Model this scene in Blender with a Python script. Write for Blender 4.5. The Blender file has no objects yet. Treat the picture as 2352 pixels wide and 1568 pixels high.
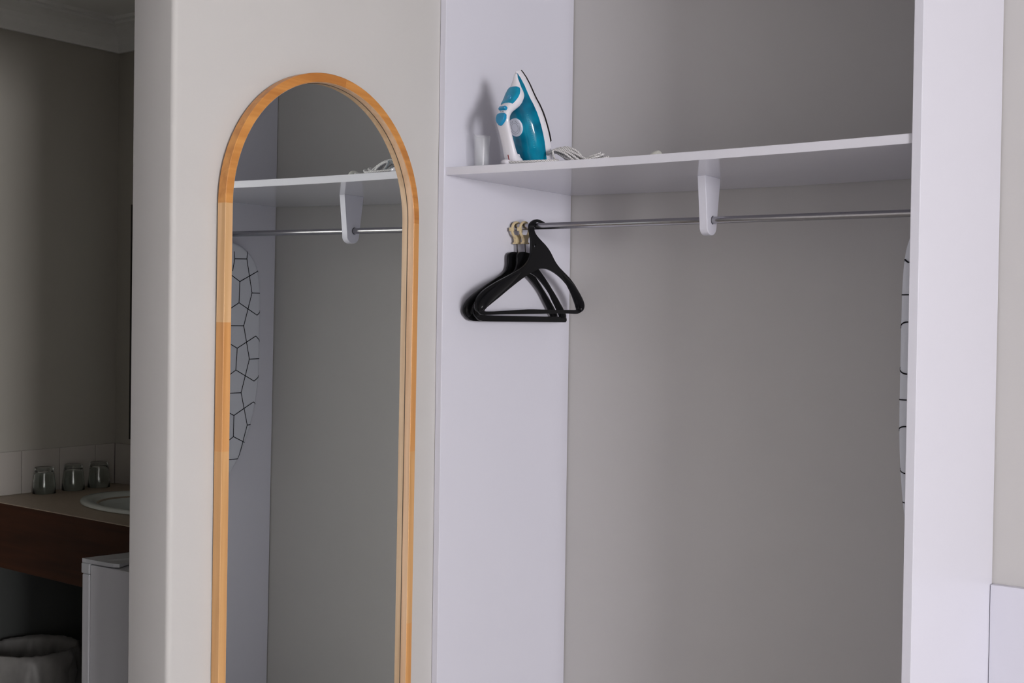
import bpy, bmesh, math, random
from mathutils import Vector, Matrix
random.seed(7)
PI = math.pi
SC = bpy.context.scene
COL = SC.collection

# ------------------------------------------------------------------ camera
CP = Vector((2.02914, -2.53373, 1.44986))
YAW, PIT, ROL = map(math.radians, (35.25968, -0.94005, -0.84171))
F = Vector((-math.sin(YAW)*math.cos(PIT), math.cos(YAW)*math.cos(PIT), math.sin(PIT)))
R0 = Vector((math.cos(YAW), math.sin(YAW), 0)); U0 = R0.cross(F)
R1 = R0*math.cos(ROL) - U0*math.sin(ROL); U1 = U0*math.cos(ROL) + R0*math.sin(ROL)
cd = bpy.data.cameras.new('camera'); cam = bpy.data.objects.new('camera', cd); COL.objects.link(cam)
cd.sensor_width = 36; cd.lens = 36*2922.56/2352; cd.clip_start = .05
m = Matrix.Identity(4)
for i in range(3):
    m[i][0], m[i][1], m[i][2], m[i][3] = R1[i], U1[i], -F[i], CP[i]
cam.matrix_world = m
SC.camera = cam

# ------------------------------------------------------------------ world, light, exposure
w = bpy.data.worlds.new('world'); SC.world = w; w.use_nodes = True
w.node_tree.nodes['Background'].inputs[0].default_value = (.75, .85, 1, 1)
w.node_tree.nodes['Background'].inputs[1].default_value = 1.0
def window_or_fill_light(name, loc, rot, sx, sy, power, color):
    l = bpy.data.lights.new(name, 'AREA'); l.shape = 'RECTANGLE'; l.size = sx; l.size_y = sy
    l.energy = power; l.color = color
    o = bpy.data.objects.new(name, l); o.location = loc; o.rotation_euler = rot; COL.objects.link(o)
    return o
# daylight through the window in the right-hand wall (a sheer-lit opening)
window_or_fill_light('window_daylight', (9.46, -4.8, 1.68), (0, PI/2, 0), 1.7, 2.1, 610, (1, .985, 1.0))
# weak fill added behind the camera, set in an unseen opening
window_or_fill_light('rear_fill_light', (2.9, -6.46, 1.5), (PI/2, 0, 0), 1.4, 1.3, 3, (.98, .985, 1.0))
vs = SC.view_settings
vs.view_transform = 'Standard'; vs.look = 'None'; vs.gamma = 1; vs.use_curve_mapping = False
vs.exposure = 0.0

# ------------------------------------------------------------------ materials
MATS = {}
def mat(name, col, rough=.5, metal=0, spec=.5, bump=0, bscale=200, var=0, vscale=5, trans=0, ior=1.45, coat=0, alpha=1, sss=0):
    if name in MATS: return MATS[name]
    M = bpy.data.materials.new(name); M.use_nodes = True; nt = M.node_tree; b = nt.nodes['Principled BSDF']
    b.inputs['Base Color'].default_value = (*col, 1); b.inputs['Roughness'].default_value = rough
    b.inputs['Metallic'].default_value = metal; b.inputs['Specular IOR Level'].default_value = spec
    b.inputs['IOR'].default_value = ior; b.inputs['Transmission Weight'].default_value = trans
    b.inputs['Coat Weight'].default_value = coat; b.inputs['Coat Roughness'].default_value = .05
    b.inputs['Alpha'].default_value = alpha
    tc = nt.nodes.new('ShaderNodeTexCoord')
    if var:
        n = nt.nodes.new('ShaderNodeTexNoise'); n.inputs['Scale'].default_value = vscale; n.inputs['Detail'].default_value = 4
        nt.links.new(tc.outputs['Object'], n.inputs['Vector'])
        r = nt.nodes.new('ShaderNodeValToRGB'); r.color_ramp.elements[0].position = .3; r.color_ramp.elements[1].position = .7
        r.color_ramp.elements[0].color = (*[c*(1-var) for c in col], 1); r.color_ramp.elements[1].color = (*[min(1, c*(1+var)) for c in col], 1)
        nt.links.new(n.outputs['Fac'], r.inputs['Fac']); nt.links.new(r.outputs['Color'], b.inputs['Base Color'])
    if bump:
        n = nt.nodes.new('ShaderNodeTexNoise'); n.inputs['Scale'].default_value = bscale; n.inputs['Detail'].default_value = 3
        nt.links.new(tc.outputs['Object'], n.inputs['Vector'])
        bp = nt.nodes.new('ShaderNodeBump'); bp.inputs['Strength'].default_value = bump; bp.inputs['Distance'].default_value = .001
        nt.links.new(n.outputs['Fac'], bp.inputs['Height']); nt.links.new(bp.outputs['Normal'], b.inputs['Normal'])
    MATS[name] = M; return M

def wood(name, c1, c2, rough=.4, axis='Z', scale=1.0, coat=.15):
    M = bpy.data.materials.new(name); M.use_nodes = True; nt = M.node_tree; b = nt.nodes['Principled BSDF']
    b.inputs['Roughness'].default_value = rough; b.inputs['Coat Weight'].default_value = coat; b.inputs['Coat Roughness'].default_value = .25
    tc = nt.nodes.new('ShaderNodeTexCoord'); mp = nt.nodes.new('ShaderNodeMapping')
    s = [60*scale]*3; s['XYZ'.index(axis)] = 2.2*scale
    mp.inputs['Scale'].default_value = s
    nt.links.new(tc.outputs['Object'], mp.inputs['Vector'])
    n = nt.nodes.new('ShaderNodeTexNoise'); n.inputs['Scale'].default_value = 1; n.inputs['Detail'].default_value = 6; n.inputs['Distortion'].default_value = .6
    nt.links.new(mp.outputs['Vector'], n.inputs['Vector'])
    r = nt.nodes.new('ShaderNodeValToRGB'); r.color_ramp.elements[0].position = .3; r.color_ramp.elements[1].position = .68
    r.color_ramp.elements[0].color = (*c1, 1); r.color_ramp.elements[1].color = (*c2, 1)
    nt.links.new(n.outputs['Fac'], r.inputs['Fac']); nt.links.new(r.outputs['Color'], b.inputs['Base Color'])
    return M

M_wall = mat('painted_plaster_grey', (.552, .534, .526), .75, spec=.3, bump=.12, bscale=260, var=.012, vscale=3)
M_closetwall = M_wall
M_ceil = mat('ceiling_white', (.84, .84, .82), .9, spec=.2)
M_panel = mat('white_laminate', (.695, .685, .765), .32, spec=.45, bump=.02, bscale=40)
M_shelf = mat('white_gloss_laminate', (.695, .685, .755), .10, spec=.5, bump=.015, bscale=30)
M_edge = mat('laminate_edge', (.68, .665, .72), .4)
M_carpet = mat('light_carpet', (.46, .44, .42), 1, spec=.1, bump=.6, bscale=500, var=.2, vscale=120)
M_glassm = mat('mirror_silver', (.84, .88, .855), .0, metal=1)
M_gapshade = mat('gap_shade_dark', (.10, .07, .05), .8)  # dark brown for the painted gap line round the mirror glass
M_black = mat('black_plastic', (.006, .006, .007), .28, spec=.2, bump=.05, bscale=900)
M_cream = mat('cream_plastic', (.62, .50, .30), .4, spec=.5)
M_wire = mat('dark_steel_pin', (.05, .045, .045), .35, metal=.8)
M_ironw = mat('iron_white_plastic', (.76, .74, .80), .18, spec=.5, coat=.3)
M_teal = mat('iron_blue_cap', (.002, .25, .42), .16, spec=.4, coat=.1, var=.12, vscale=60)
M_tealdk = mat('iron_button_blue', (.008, .24, .46), .22, spec=.5, coat=.4)
M_sole = mat('iron_sole_dark', (.02, .017, .017), .3, metal=.4)
M_red = mat('indicator_red', (.22, .01, .015), .3)
M_print = mat('printed_grey_ink', (.12, .12, .15), .6)
M_dial = mat('iron_dial_white', (.66, .68, .78), .35)
M_cover = mat('ironing_cover_white', (.66, .67, .74), .85, spec=.15, bump=.25, bscale=45)
M_line = mat('cover_black_print', (.012, .012, .016), .8, spec=.1)
M_bmetal = mat('ironing_frame_metal', (.5, .5, .52), .35, metal=.8)
M_tile = mat('glazed_tile_cream', (.47, .44, .405), .25, spec=.5, bump=.02, bscale=20)
M_grout = mat('grout', (.22, .2, .19), .9)
M_counter = mat('beige_laminate_counter', (.38, .31, .24), .5, var=.08, vscale=90)
M_apron = wood('dark_red_timber', (.030, .0085, .003), (.060, .0175, .006), .6, 'X', .6, 0)
M_apron.node_tree.nodes['Principled BSDF'].inputs['Specular IOR Level'].default_value = .12
M_ceramic = mat('basin_ceramic', (.62, .66, .63), .12, spec=.5)
M_steel = mat('polished_steel', (.7, .7, .7), .15, metal=1)
M_fridge = mat('fridge_white_enamel', (.56, .56, .60), .35, bump=.03, bscale=120)
M_fridgep = mat('fridge_grey_plastic', (.50, .51, .54), .4)
M_seal = mat('fridge_seal', (.18, .18, .19), .7)
M_bag = mat('bin_liner_film', (.17, .165, .16), .45, spec=.5, bump=1, bscale=18, var=.25, vscale=14)
M_bin = mat('bin_dark_plastic', (.05, .05, .05), .5)
M_glass = mat('clear_glass', (.93, .98, .96), .01, trans=1, ior=1.48)
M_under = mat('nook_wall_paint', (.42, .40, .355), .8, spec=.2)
M_dark = mat('undercounter_shade', (.055, .058, .056), .6)  # near-black colour standing in for shade under the counter
M_frost = None

def frosted():
    M = bpy.data.materials.new('frosted_plastic'); M.use_nodes = True; nt = M.node_tree; b = nt.nodes['Principled BSDF']
    b.inputs['Base Color'].default_value = (.86, .88, .90, 1); b.inputs['Roughness'].default_value = .22
    b.inputs['Transmission Weight'].default_value = .0; b.inputs['Alpha'].default_value = .12; b.inputs['Coat Weight'].default_value = .5
    return M
M_frost = frosted()

def tank_mat():
    M = bpy.data.materials.new('translucent_blue_tank'); M.use_nodes = True; nt = M.node_tree; b = nt.nodes['Principled BSDF']
    b.inputs['Roughness'].default_value = .09; b.inputs['Coat Weight'].default_value = .15; b.inputs['Coat Roughness'].default_value = .04
    b.inputs['Specular IOR Level'].default_value = .35
    tc = nt.nodes.new('ShaderNodeTexCoord'); n = nt.nodes.new('ShaderNodeTexNoise'); n.inputs['Scale'].default_value = 16; n.inputs['Detail'].default_value = 2
    nt.links.new(tc.outputs['Object'], n.inputs['Vector'])
    r = nt.nodes.new('ShaderNodeValToRGB'); e = r.color_ramp.elements
    e[0].position = .35; e[0].color = (.0005, .085, .17, 1); e[1].position = .68; e[1].color = (.0005, .25, .40, 1)
    nt.links.new(n.outputs['Fac'], r.inputs['Fac']); nt.links.new(r.outputs['Color'], b.inputs['Base Color'])
    return M
M_tank = tank_mat()

def rod_mat():
    M = bpy.data.materials.new('worn_chrome'); M.use_nodes = True; nt = M.node_tree; b = nt.nodes['Principled BSDF']
    b.inputs['Metallic'].default_value = 1; b.inputs['Base Color'].default_value = (.42, .415, .43, 1)
    tc = nt.nodes.new('ShaderNodeTexCoord'); mp = nt.nodes.new('ShaderNodeMapping'); mp.inputs['Scale'].default_value = (60, 130, 130)
    n = nt.nodes.new('ShaderNodeTexNoise'); n.inputs['Scale'].default_value = 1; n.inputs['Detail'].default_value = 6
    nt.links.new(tc.outputs['Object'], mp.inputs['Vector']); nt.links.new(mp.outputs['Vector'], n.inputs['Vector'])
    mr = nt.nodes.new('ShaderNodeMapRange'); mr.inputs['To Min'].default_value = .09; mr.inputs['To Max'].default_value = .34
    nt.links.new(n.outputs['Fac'], mr.inputs['Value']); nt.links.new(mr.outputs['Result'], b.inputs['Roughness'])
    bp = nt.nodes.new('ShaderNodeBump'); bp.inputs['Strength'].default_value = .12; bp.inputs['Distance'].default_value = .0001
    nt.links.new(n.outputs['Fac'], bp.inputs['Height']); nt.links.new(bp.outputs['Normal'], b.inputs['Normal'])
    return M
M_rod = rod_mat()

def cord_mat():
    M = bpy.data.materials.new('braided_cord_white_black'); M.use_nodes = True; nt = M.node_tree; b = nt.nodes['Principled BSDF']
    b.inputs['Roughness'].default_value = .9; b.inputs['Specular IOR Level'].default_value = .1
    uv = nt.nodes.new('ShaderNodeUVMap'); uv.uv_map = 'UVMap'
    sep = nt.nodes.new('ShaderNodeSeparateXYZ'); nt.links.new(uv.outputs['UV'], sep.inputs['Vector'])
    def mth(op, a, bb=None):
        x = nt.nodes.new('ShaderNodeMath'); x.operation = op
        for i, v in enumerate((a, bb)):
            if v is None: continue
            if isinstance(v, (int, float)): x.inputs[i].default_value = v
            else: nt.links.new(v, x.inputs[i])
        return x.outputs[0]
    u = mth('MULTIPLY', sep.outputs['X'], 210.0)          # u in metres
    v = mth('MULTIPLY', sep.outputs['Y'], 4.0)
    s1 = mth('FRACT', mth('ADD', u, v)); s2 = mth('FRACT', mth('SUBTRACT', mth('MULTIPLY', u, .5), v))
    f = mth('MULTIPLY', mth('GREATER_THAN', s1, .62), mth('GREATER_THAN', s2, .45))
    mx = nt.nodes.new('ShaderNodeMix'); mx.data_type = 'RGBA'
    nt.links.new(f, mx.inputs[0]); mx.inputs[6].default_value = (.74, .72, .72, 1); mx.inputs[7].default_value = (.09, .08, .085, 1)
    nt.links.new(mx.outputs[2], b.inputs['Base Color'])
    return M
M_cord = cord_mat()

# ------------------------------------------------------------------ helpers
def link(name, me, M=None, parent=None):
    o = bpy.data.objects.new(name, me); COL.objects.link(o)
    if M is not None: me.materials.append(M)
    if parent is not None: o.parent = parent
    return o
def obj(name, bm, M=None, parent=None, smooth=False, bevel=0, seg=2, auto=None):
    bmesh.ops.recalc_face_normals(bm, faces=bm.faces)
    me = bpy.data.meshes.new(name); bm.to_mesh(me); bm.free()
    o = link(name, me, M, parent)
    if smooth or auto is not None:
        for p in me.polygons: p.use_smooth = True
    if auto is not None: me.set_sharp_from_angle(angle=math.radians(auto))
    if bevel:
        md = o.modifiers.new('bevel', 'BEVEL'); md.width = bevel; md.segments = seg; md.limit_method = 'ANGLE'; md.angle_limit = math.radians(35)
    return o
def thing(name, label, cat, loc=(0, 0, 0), group=None, rot=None):
    o = bpy.data.objects.new(name, None); COL.objects.link(o); o.location = loc; o.empty_display_size = .05
    if rot: o.rotation_euler = rot
    tag(o, label, cat, group); return o
def tag(o, label, cat, group=None):
    o['label'] = label; o['category'] = cat
    if group: o['group'] = group
def struct(o): o['kind'] = 'structure'; return o
def box(bm, a, b):
    vs = [bm.verts.new((x, y, z)) for x in (a[0], b[0]) for y in (a[1], b[1]) for z in (a[2], b[2])]
    for f in ((0, 1, 3, 2), (4, 6, 7, 5), (0, 4, 5, 1), (2, 3, 7, 6), (0, 2, 6, 4), (1, 5, 7, 3)):
        bm.faces.new([vs[i] for i in f])
    return vs
def boxes(*bs):
    bm = bmesh.new()
    for a, b in bs: box(bm, a, b)
    return bm
def loft(bm, rings, closed=True, cap=True, loop=False):
    R = [[bm.verts.new(p) for p in r] for r in rings]; n = len(R[0]); fs = []
    K = len(R) if loop else len(R)-1
    for i in range(K):
        a, b = R[i], R[(i+1) % len(R)]
        for j in range(n if closed else n-1):
            k = (j+1) % n
            fs.append(bm.faces.new((a[j], a[k], b[k], b[j])))
    if cap and not loop:
        bm.faces.new(R[0][::-1]); bm.faces.new(R[-1])
    return R
def tube(bm, pts, r, n=12, closed=False, uv=False):
    """sweep a round (or per-point radius) section with parallel transport"""
    P = [Vector(p) for p in pts]; K = len(P)
    T = []
    for i in range(K):
        a = P[(i-1) % K] if (closed or i) else P[0]; b = P[(i+1) % K] if (closed or i < K-1) else P[-1]
        T.append((b-a).normalized())
    up = Vector((0, 0, 1)) if abs(T[0].z) < .9 else Vector((1, 0, 0))
    nrm = T[0].cross(up).normalized(); rings = []; L = 0; Ls = [0]
    for i in range(K):
        if i:
            L += (P[i]-P[i-1]).length; Ls.append(L)
            nrm = (nrm - T[i]*nrm.dot(T[i])).normalized()
        bn = T[i].cross(nrm); rr = r[i] if isinstance(r, list) else r
        ra, rb = rr if isinstance(rr, (list, tuple)) else (rr, rr)
        rings.append([P[i] + nrm*math.cos(2*PI*j/n)*ra + bn*math.sin(2*PI*j/n)*rb for j in range(n)])
    R = [[bm.verts.new(p) for p in q] for q in rings]
    lay = bm.loops.layers.uv.verify() if uv else None
    for i in range(K if closed else K-1):
        a, b = R[i], R[(i+1) % K]
        for j in range(n):
            k = (j+1) % n
            f = bm.faces.new((a[j], a[k], b[k], b[j]))
            if uv:
                for lp, (uu, vv) in zip(f.loops, ((Ls[i], j/n), (Ls[i], (j+1)/n), (Ls[min(i+1, K-1)], (j+1)/n), (Ls[min(i+1, K-1)], j/n))): lp[lay].uv = (uu, vv)
    if not closed:
        bm.faces.new(R[0][::-1]); bm.faces.new(R[-1])
    return R
def smooth_path(pts, sub=8, closed=False):
    P = [Vector(p) for p in pts]; n = len(P); out = []
    for i in range(n if closed else n-1):
        p0 = P[(i-1) % n] if (closed or i) else P[0]; p1 = P[i]; p2 = P[(i+1) % n]; p3 = P[(i+2) % n] if (closed or i < n-2) else P[-1]
        for k in range(sub):
            t = k/sub
            out.append(.5*((2*p1)+(-p0+p2)*t+(2*p0-5*p1+4*p2-p3)*t*t+(-p0+3*p1-3*p2+p3)*t**3))
    if not closed: out.append(P[-1])
    return out
def lathe(bm, prof, n=32, c=(0, 0, 0), sx=1, sy=1, ring=False):
    rings = []
    for r, z in prof:
        rings.append([(c[0]+r*sx*math.cos(2*PI*j/n), c[1]+r*sy*math.sin(2*PI*j/n), c[2]+z) for j in range(n)])
    loft(bm, rings, cap=not ring, loop=ring)
def prism(bm, poly, f0, f1):
    """poly = list of 2D, f0/f1 map (a,b)->3D for the two faces"""
    A = [bm.verts.new(f0(*p)) for p in poly]; B = [bm.verts.new(f1(*p)) for p in poly]; n = len(poly)
    bm.faces.new(A[::-1]); bm.faces.new(B)
    for i in range(n): bm.faces.new((A[i], A[(i+1) % n], B[(i+1) % n], B[i]))

# ------------------------------------------------------------------ room shell
H = 2.46; HN = 2.377            # ceiling of the room, of the vanity nook
XR, YF, XL = 9.5, -6.5, -1.38
YB = .6; YN = .0789; TW = .1252; LW = .847
T = .0196; W = 1.2068; T2 = .0191
def S(name, bm, M, **k): return struct(obj(name, bm, M, **k))
S('floor', boxes(((XL-.1, YF-.1, -.05), (XR+.1, YB+.1, 0))), M_carpet)
S('ceiling', boxes(((-TW, YF-.1, H), (XR+.1, YB+.1, H+.05)), ((XL-.1, YF-.1, HN), (-TW, YB+.1, HN+.135))), M_ceil)
S('wall_back', boxes(((-TW+.0, YB, 0), (XR+.1, YB+.1, H))), M_wall)
# the short wall that carries the mirror: bullnose corner beads on its free end
bm = bmesh.new(); r = .011; poly = []
def arc(cx, cy, r, a0, a1, n=7): return [(cx+r*math.cos(math.radians(a0+(a1-a0)*i/n)), cy+r*math.sin(math.radians(a0+(a1-a0)*i/n))) for i in range(n+1)]
poly += arc(-r, -LW+r, r, 0, -90); poly += arc(-TW+.003, -LW+.003, .003, -90, -180, 3); poly += [(-TW, YB), (0, YB)]
prism(bm, poly, lambda x, y: (x, y, 0), lambda x, y: (x, y, H))
S('wall_left', bm, M_wall, auto=40)
# the doorway into the nook: header above, wall going on towards the camera
S('wall_left_front', boxes(((-TW, YF, 0), (0, -1.66, H))), M_wall)
S('wall_left_header', boxes(((-TW, -1.66, 2.115), (0, -LW-.0005, H))), M_wall)
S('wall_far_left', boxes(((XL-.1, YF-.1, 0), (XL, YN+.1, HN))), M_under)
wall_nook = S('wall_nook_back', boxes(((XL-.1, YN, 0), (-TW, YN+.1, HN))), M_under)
wall_nook_side = bpy.data.objects['wall_far_left']
# right wall with its window opening, front wall with an added opening for the fill
def wall_open(name, ax, c0, c1, u0, u1, ou0, ou1, oz0, oz1):
    bs = []
    for (a, b, z0, z1) in ((u0, ou0, 0, H), (ou1, u1, 0, H), (ou0, ou1, 0, oz0), (ou0, ou1, oz1, H)):
        bs.append(((c0, a, z0), (c1, b, z1)) if ax == 'X' else ((a, c0, z0), (b, c1, z1)))
    return S(name, boxes(*bs), M_wall)
wall_open('wall_right', 'X', XR, XR+.1, YF-.1, YB+.1, -5.9, -3.7, .7, 2.4)
wall_open('wall_front', 'Y', YF-.1, YF, XL-.1, XR+.1, 2.15, 3.65, .8, 2.2)
bm = bmesh.new()
for a, b in (((XR+.02, -5.9, .7), (XR+.08, -5.85, 2.4)), ((XR+.02, -3.75, .7), (XR+.08, -3.7, 2.4)), ((XR+.02, -5.85, .7), (XR+.08, -3.75, .75)), ((XR+.02, -5.85, 2.35), (XR+.08, -3.75, 2.4))): box(bm, a, b)
S('window_1', bm, M_ceil)
bm = bmesh.new()
for a, b in (((2.15, YF-.08, .8), (2.2, YF-.02, 2.2)), ((3.6, YF-.08, .8), (3.65, YF-.02, 2.2)), ((2.2, YF-.08, .8), (3.6, YF-.02, .85)), ((2.2, YF-.08, 2.15), (3.6, YF-.02, 2.2))): box(bm, a, b)
S('fill_opening_frame', bm, M_ceil)  # frame of the unseen opening added for the rear fill
# coved cornice of the nook: one mitred moulding along the two walls
zc0 = 2.2874; prof = [(0, 0)]
for i in range(9):
    a = math.radians(90*i/8); prof.append((.078-.072*math.cos(a)+.0, .006+.0 + .078*(math.sin(a))*.0 + .0))
prof = [(0, 0), (.010, 0), (.012, .006)] + [(.012+.066*(1-math.cos(math.radians(a))), .006+.064*math.sin(math.radians(a))) for a in (15, 30, 45, 60, 75, 90)] + [(.078, .078), (.092, .080), (.094, HN-zc0), (0, HN-zc0)]
bm = bmesh.new()
loft(bm, [[(XL+a, YF, zc0+b) for a, b in prof], [(XL+a, YN-a, zc0+b) for a, b in prof], [(-TW, YN-a, zc0+b) for a, b in prof]])
S('trim_1', bm, M_ceil)

# splash-back tiles (each its own tile, child of the wall it is glued to)
ty = [-.2645-.1327*3, -.2645-.1327*2, -.2645-.1327, -.2645, -.1332, -.0018, YN]
tile_me = None
TZ0, TZ1 = .9085, 1.0372
for i in range(3, len(ty)-1):
    bm = boxes(((XL+.0005, ty[i]+.0012, TZ0), (XL+.008, ty[i+1]-.0012-(.0075 if i == len(ty)-2 else 0), TZ1)))
    obj('tile', bm, M_tile, wall_nook_side, bevel=.001)
bm = boxes(((XL+.0005, ty[3]-.1315, TZ0), (XL+.008, ty[3]-.0012, TZ1))); obj('tile', bm, M_tile, wall_nook_side, bevel=.001)
x = XL+.0085
while x < -.62:
    bm = boxes(((x+.0012, YN-.008, TZ0), (min(x+.1315, -.6), YN-.0005, TZ1))); obj('tile', bm, M_tile, wall_nook, bevel=.001)
    x += .1327
obj('tile_grout', boxes(((XL, ty[3]-.132, TZ0), (XL+.005, YN, TZ1-.001)), ), M_grout, wall_nook_side)
obj('tile_grout', boxes(((XL+.005, YN-.005, TZ0), (-.6, YN, TZ1-.001)), ), M_grout, wall_nook)

# ------------------------------------------------------------------ wardrobe
ward = thing('built_in_wardrobe', 'white open built-in wardrobe with two side panels, one high shelf and a metal hanging rod', 'wardrobe', (0, 0, 0))
obj('side_panel', boxes(((.0012, 0, 0), (T, .5965, H))), M_panel, ward, bevel=.0012)
obj('side_panel', boxes(((W, 0, 0), (W+T2, .5965, H))), M_panel, ward, bevel=.0012)
# shelf, very slightly sagging over its length
bm = bmesh.new(); NS = 30; rings = []
ZT, ZB = 1.8360, 1.8162
def sag(x): s = (x-T)/(W-T); return -.0052*4*s*(1-s)
for i in range(NS+1):
    x = T + (W-T)*i/NS; s = sag(x)
    rings.append([(x, .0062, ZB+s), (x, .0056, ZB+.001+s), (x, .0056, ZT-.001+s), (x, .0062, ZT+s), (x, .5968, ZT+s), (x, .5968, ZB+s)])
loft(bm, rings); obj('shelf', bm, M_shelf, ward, auto=30)
# bracket: tapered board with a rounded foot and a bore for the rod
BX0, BX1 = .5922, .6137
def rod_c(x): t = (x-.02)/(.6137-.02); return Vector((x, .2961+(.3209-.2961)*t, 1.7038+.0013*t))
zs = ZB + sag(.6) + .0005; RC = rod_c(.6137)
poly = [(.2746, zs), (.3590, zs), (.3455, 1.715), (.3425, 1.692)] + [(.3155+.026*math.cos(math.radians(a)), 1.6885+.0215*math.sin(math.radians(a))) for a in (-15, -35, -55, -75, -90, -105, -125, -145, -165)] + [(.2890, 1.70)]
bm = bmesh.new(); ov = [[bm.verts.new((X, a, b)) for a, b in poly] for X in (BX0, BX1)]
NH = 20; rh = .0105
hv = [[bm.verts.new((X, RC.y+rh*math.cos(2*PI*k/NH), RC.z+rh*math.sin(2*PI*k/NH))) for k in range(NH)] for X in (BX0, BX1)]
for s in (0, 1):
    es = [bm.edges.new((L[i], L[(i+1) % len(L)])) for L in (ov[s], hv[s]) for i in range(len(L))]
    bmesh.ops.triangle_fill(bm, use_beauty=True, edges=es)
for L0, L1 in ((ov[0], ov[1]), (hv[0], hv[1])):
    for i in range(len(L0)): bm.faces.new((L0[i], L0[(i+1) % len(L0)], L1[(i+1) % len(L0)], L1[i]))
obj('shelf_bracket', bm, M_panel, ward, bevel=.0012, auto=35)
bm = bmesh.new(); tube(bm, [rod_c(T+.0003), rod_c(.3), rod_c(.6), rod_c(.9), rod_c(W-.0003)], .0088, 28); obj('hanging_rod', bm, M_rod, ward, auto=40)
for x, s in ((T, 1), (W, -1)):
    c = rod_c(x); bm = bmesh.new()
    tube(bm, [c+Vector((s*.0001, 0, 0)), c+Vector((s*.004, 0, 0))], .0118, 24)
    obj('rod_socket', bm, M_steel, ward, auto=40)

# white board along the wall on the right of the wardrobe
hb = thing('headboard_panel', 'white board with a flat top edge along the grey wall, at the lower right', 'headboard', (W+T2, .5768, 0))
obj('panel', boxes(((.0012, 0, 0.02), (1.9, .0222, .8415))), M_panel, hb, bevel=.0015)
obj('plinth', boxes(((.0012, .004, 0), (1.9, .0222, .0195))), M_panel, hb)

# ------------------------------------------------------------------ arched mirror
MY, MP = .002325, -.005912
mr = thing('arched_mirror', 'tall arch-topped wall mirror in a honey-coloured wooden frame', 'mirror', (.0, -.412, 1.4))
mr.rotation_euler = (0, -MP, MY)
Y1, Y2 = -.7353+.412, -.1075+.412; FW = .0205; XB, XF, XG = .006, .0285, .0095
CY = (Y1+Y2)/2; RO = (Y2-Y1)/2; RI = RO-FW; ZS = 1.9985-1.4-RO; ZBOT = .42-1.4
def woodtone(k, axis, seed):
    o = {'arch': ((.50, .20, .045), (.66, .30, .08)), 'arch2': ((.44, .165, .035), (.62, .27, .07)), 'light': ((.60, .35, .16), (.74, .47, .25)),
         'mid': ((.54, .28, .10), (.68, .38, .16)), 'warm': ((.55, .25, .075), (.68, .34, .12))}[k]
    return wood('frame_wood_%s_%d' % (k, seed), o[0], o[1], .42, axis, 1.0)
def frame_ring(y, z, ny, nz):     # section at an outline point; (ny,nz) outward
    c = .0012
    return [(XB, y, z), (XF-c, y, z), (XF, y-ny*c, z-nz*c), (XF, y-ny*(FW-c), z-nz*(FW-c)), (XF-c, y-ny*FW, z-nz*FW), (XB, y-ny*FW, z-nz*FW)]
segs = []
for side in (-1, 1):
    yy = Y1 if side < 0 else Y2
    cuts = [ZBOT, .74-1.4, 1.17-1.4, 1.4376-1.4, ZS] if side < 0 else [ZBOT, .70-1.4, 1.1247-1.4, 1.45-1.4, ZS+.03]
    tones = ['mid', 'mid', 'warm', 'light'] if side < 0 else ['warm', 'mid', 'warm', 'warm']
    for k in range(4):
        z0, z1 = cuts[k], min(cuts[k+1], ZS)
        bm = bmesh.new(); loft(bm, [frame_ring(yy, z0, side, 0), frame_ring(yy, z1, side, 0)])
        obj('frame_stile', bm, woodtone(tones[k], 'Z', len(segs)), mr); segs.append(1)
angs = [0, 38, 82, 133, 180]
for k in range(4):
    a0, a1 = angs[k], angs[k+1]; n = max(6, int((a1-a0)/3.0)); rg = []
    for i in range(n+1):
        a = math.radians(a0+(a1-a0)*i/n); rg.append(frame_ring(CY+RO*math.cos(a), ZS+RO*math.sin(a), math.cos(a), math.sin(a)))
    bm = bmesh.new(); loft(bm, rg)
    M = woodtone(('arch2', 'arch', 'arch2', 'arch')[k], 'Y', 20+k)
    mp_ = [n_ for n_ in M.node_tree.nodes if n_.type == 'MAPPING'][0]; mp_.inputs['Rotation'].default_value = (math.radians((-(a0+a1)/2)+0), 0, 0)
    obj('frame_arch', bm, M, mr, auto=30)
bm = bmesh.new(); loft(bm, [frame_ring(Y1+FW, ZBOT, 0, -1), frame_ring(Y2-FW, ZBOT, 0, -1)]); obj('frame_rail', bm, woodtone('mid', 'Y', 40), mr)
bm = bmesh.new(); e = -.0005
poly = [(Y1+FW-e, ZBOT+FW), (Y2-FW+e, ZBOT+FW)] + [(CY+(RI+e)*math.cos(math.radians(a)), ZS+(RI+e)*math.sin(math.radians(a))) for a in range(0, 181, 3)]
prism(bm, poly, lambda a, b: (XG-.003, a, b), lambda a, b: (XG, a, b)); obj('mirror_glass', bm, M_glassm, mr)
# paler wood tone on the inner reveal of the frame
pr = [(Y1+FW, ZBOT+FW, -1, 0), (Y1+FW, ZS, -1, 0)] + [(CY+RI*math.cos(math.radians(a)), ZS+RI*math.sin(math.radians(a)), math.cos(math.radians(a)), math.sin(math.radians(a))) for a in range(177, 2, -3)] + [(Y2-FW, ZS, 1, 0), (Y2-FW, ZBOT+FW, 1, 0)]
bm = bmesh.new(); loft(bm, [[(XG+.0004, y, z), (XF-.0014, y, z), (XF-.0014, y-ny*.0006, z-nz*.0006), (XG+.0004, y-ny*.0006, z-nz*.0006)] for y, z, ny, nz in pr])
obj('frame_lining', bm, wood('reveal_wood', (.50, .30, .17), (.65, .43, .28), .5, 'Z', 1.0, .05), mr, auto=30)
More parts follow.
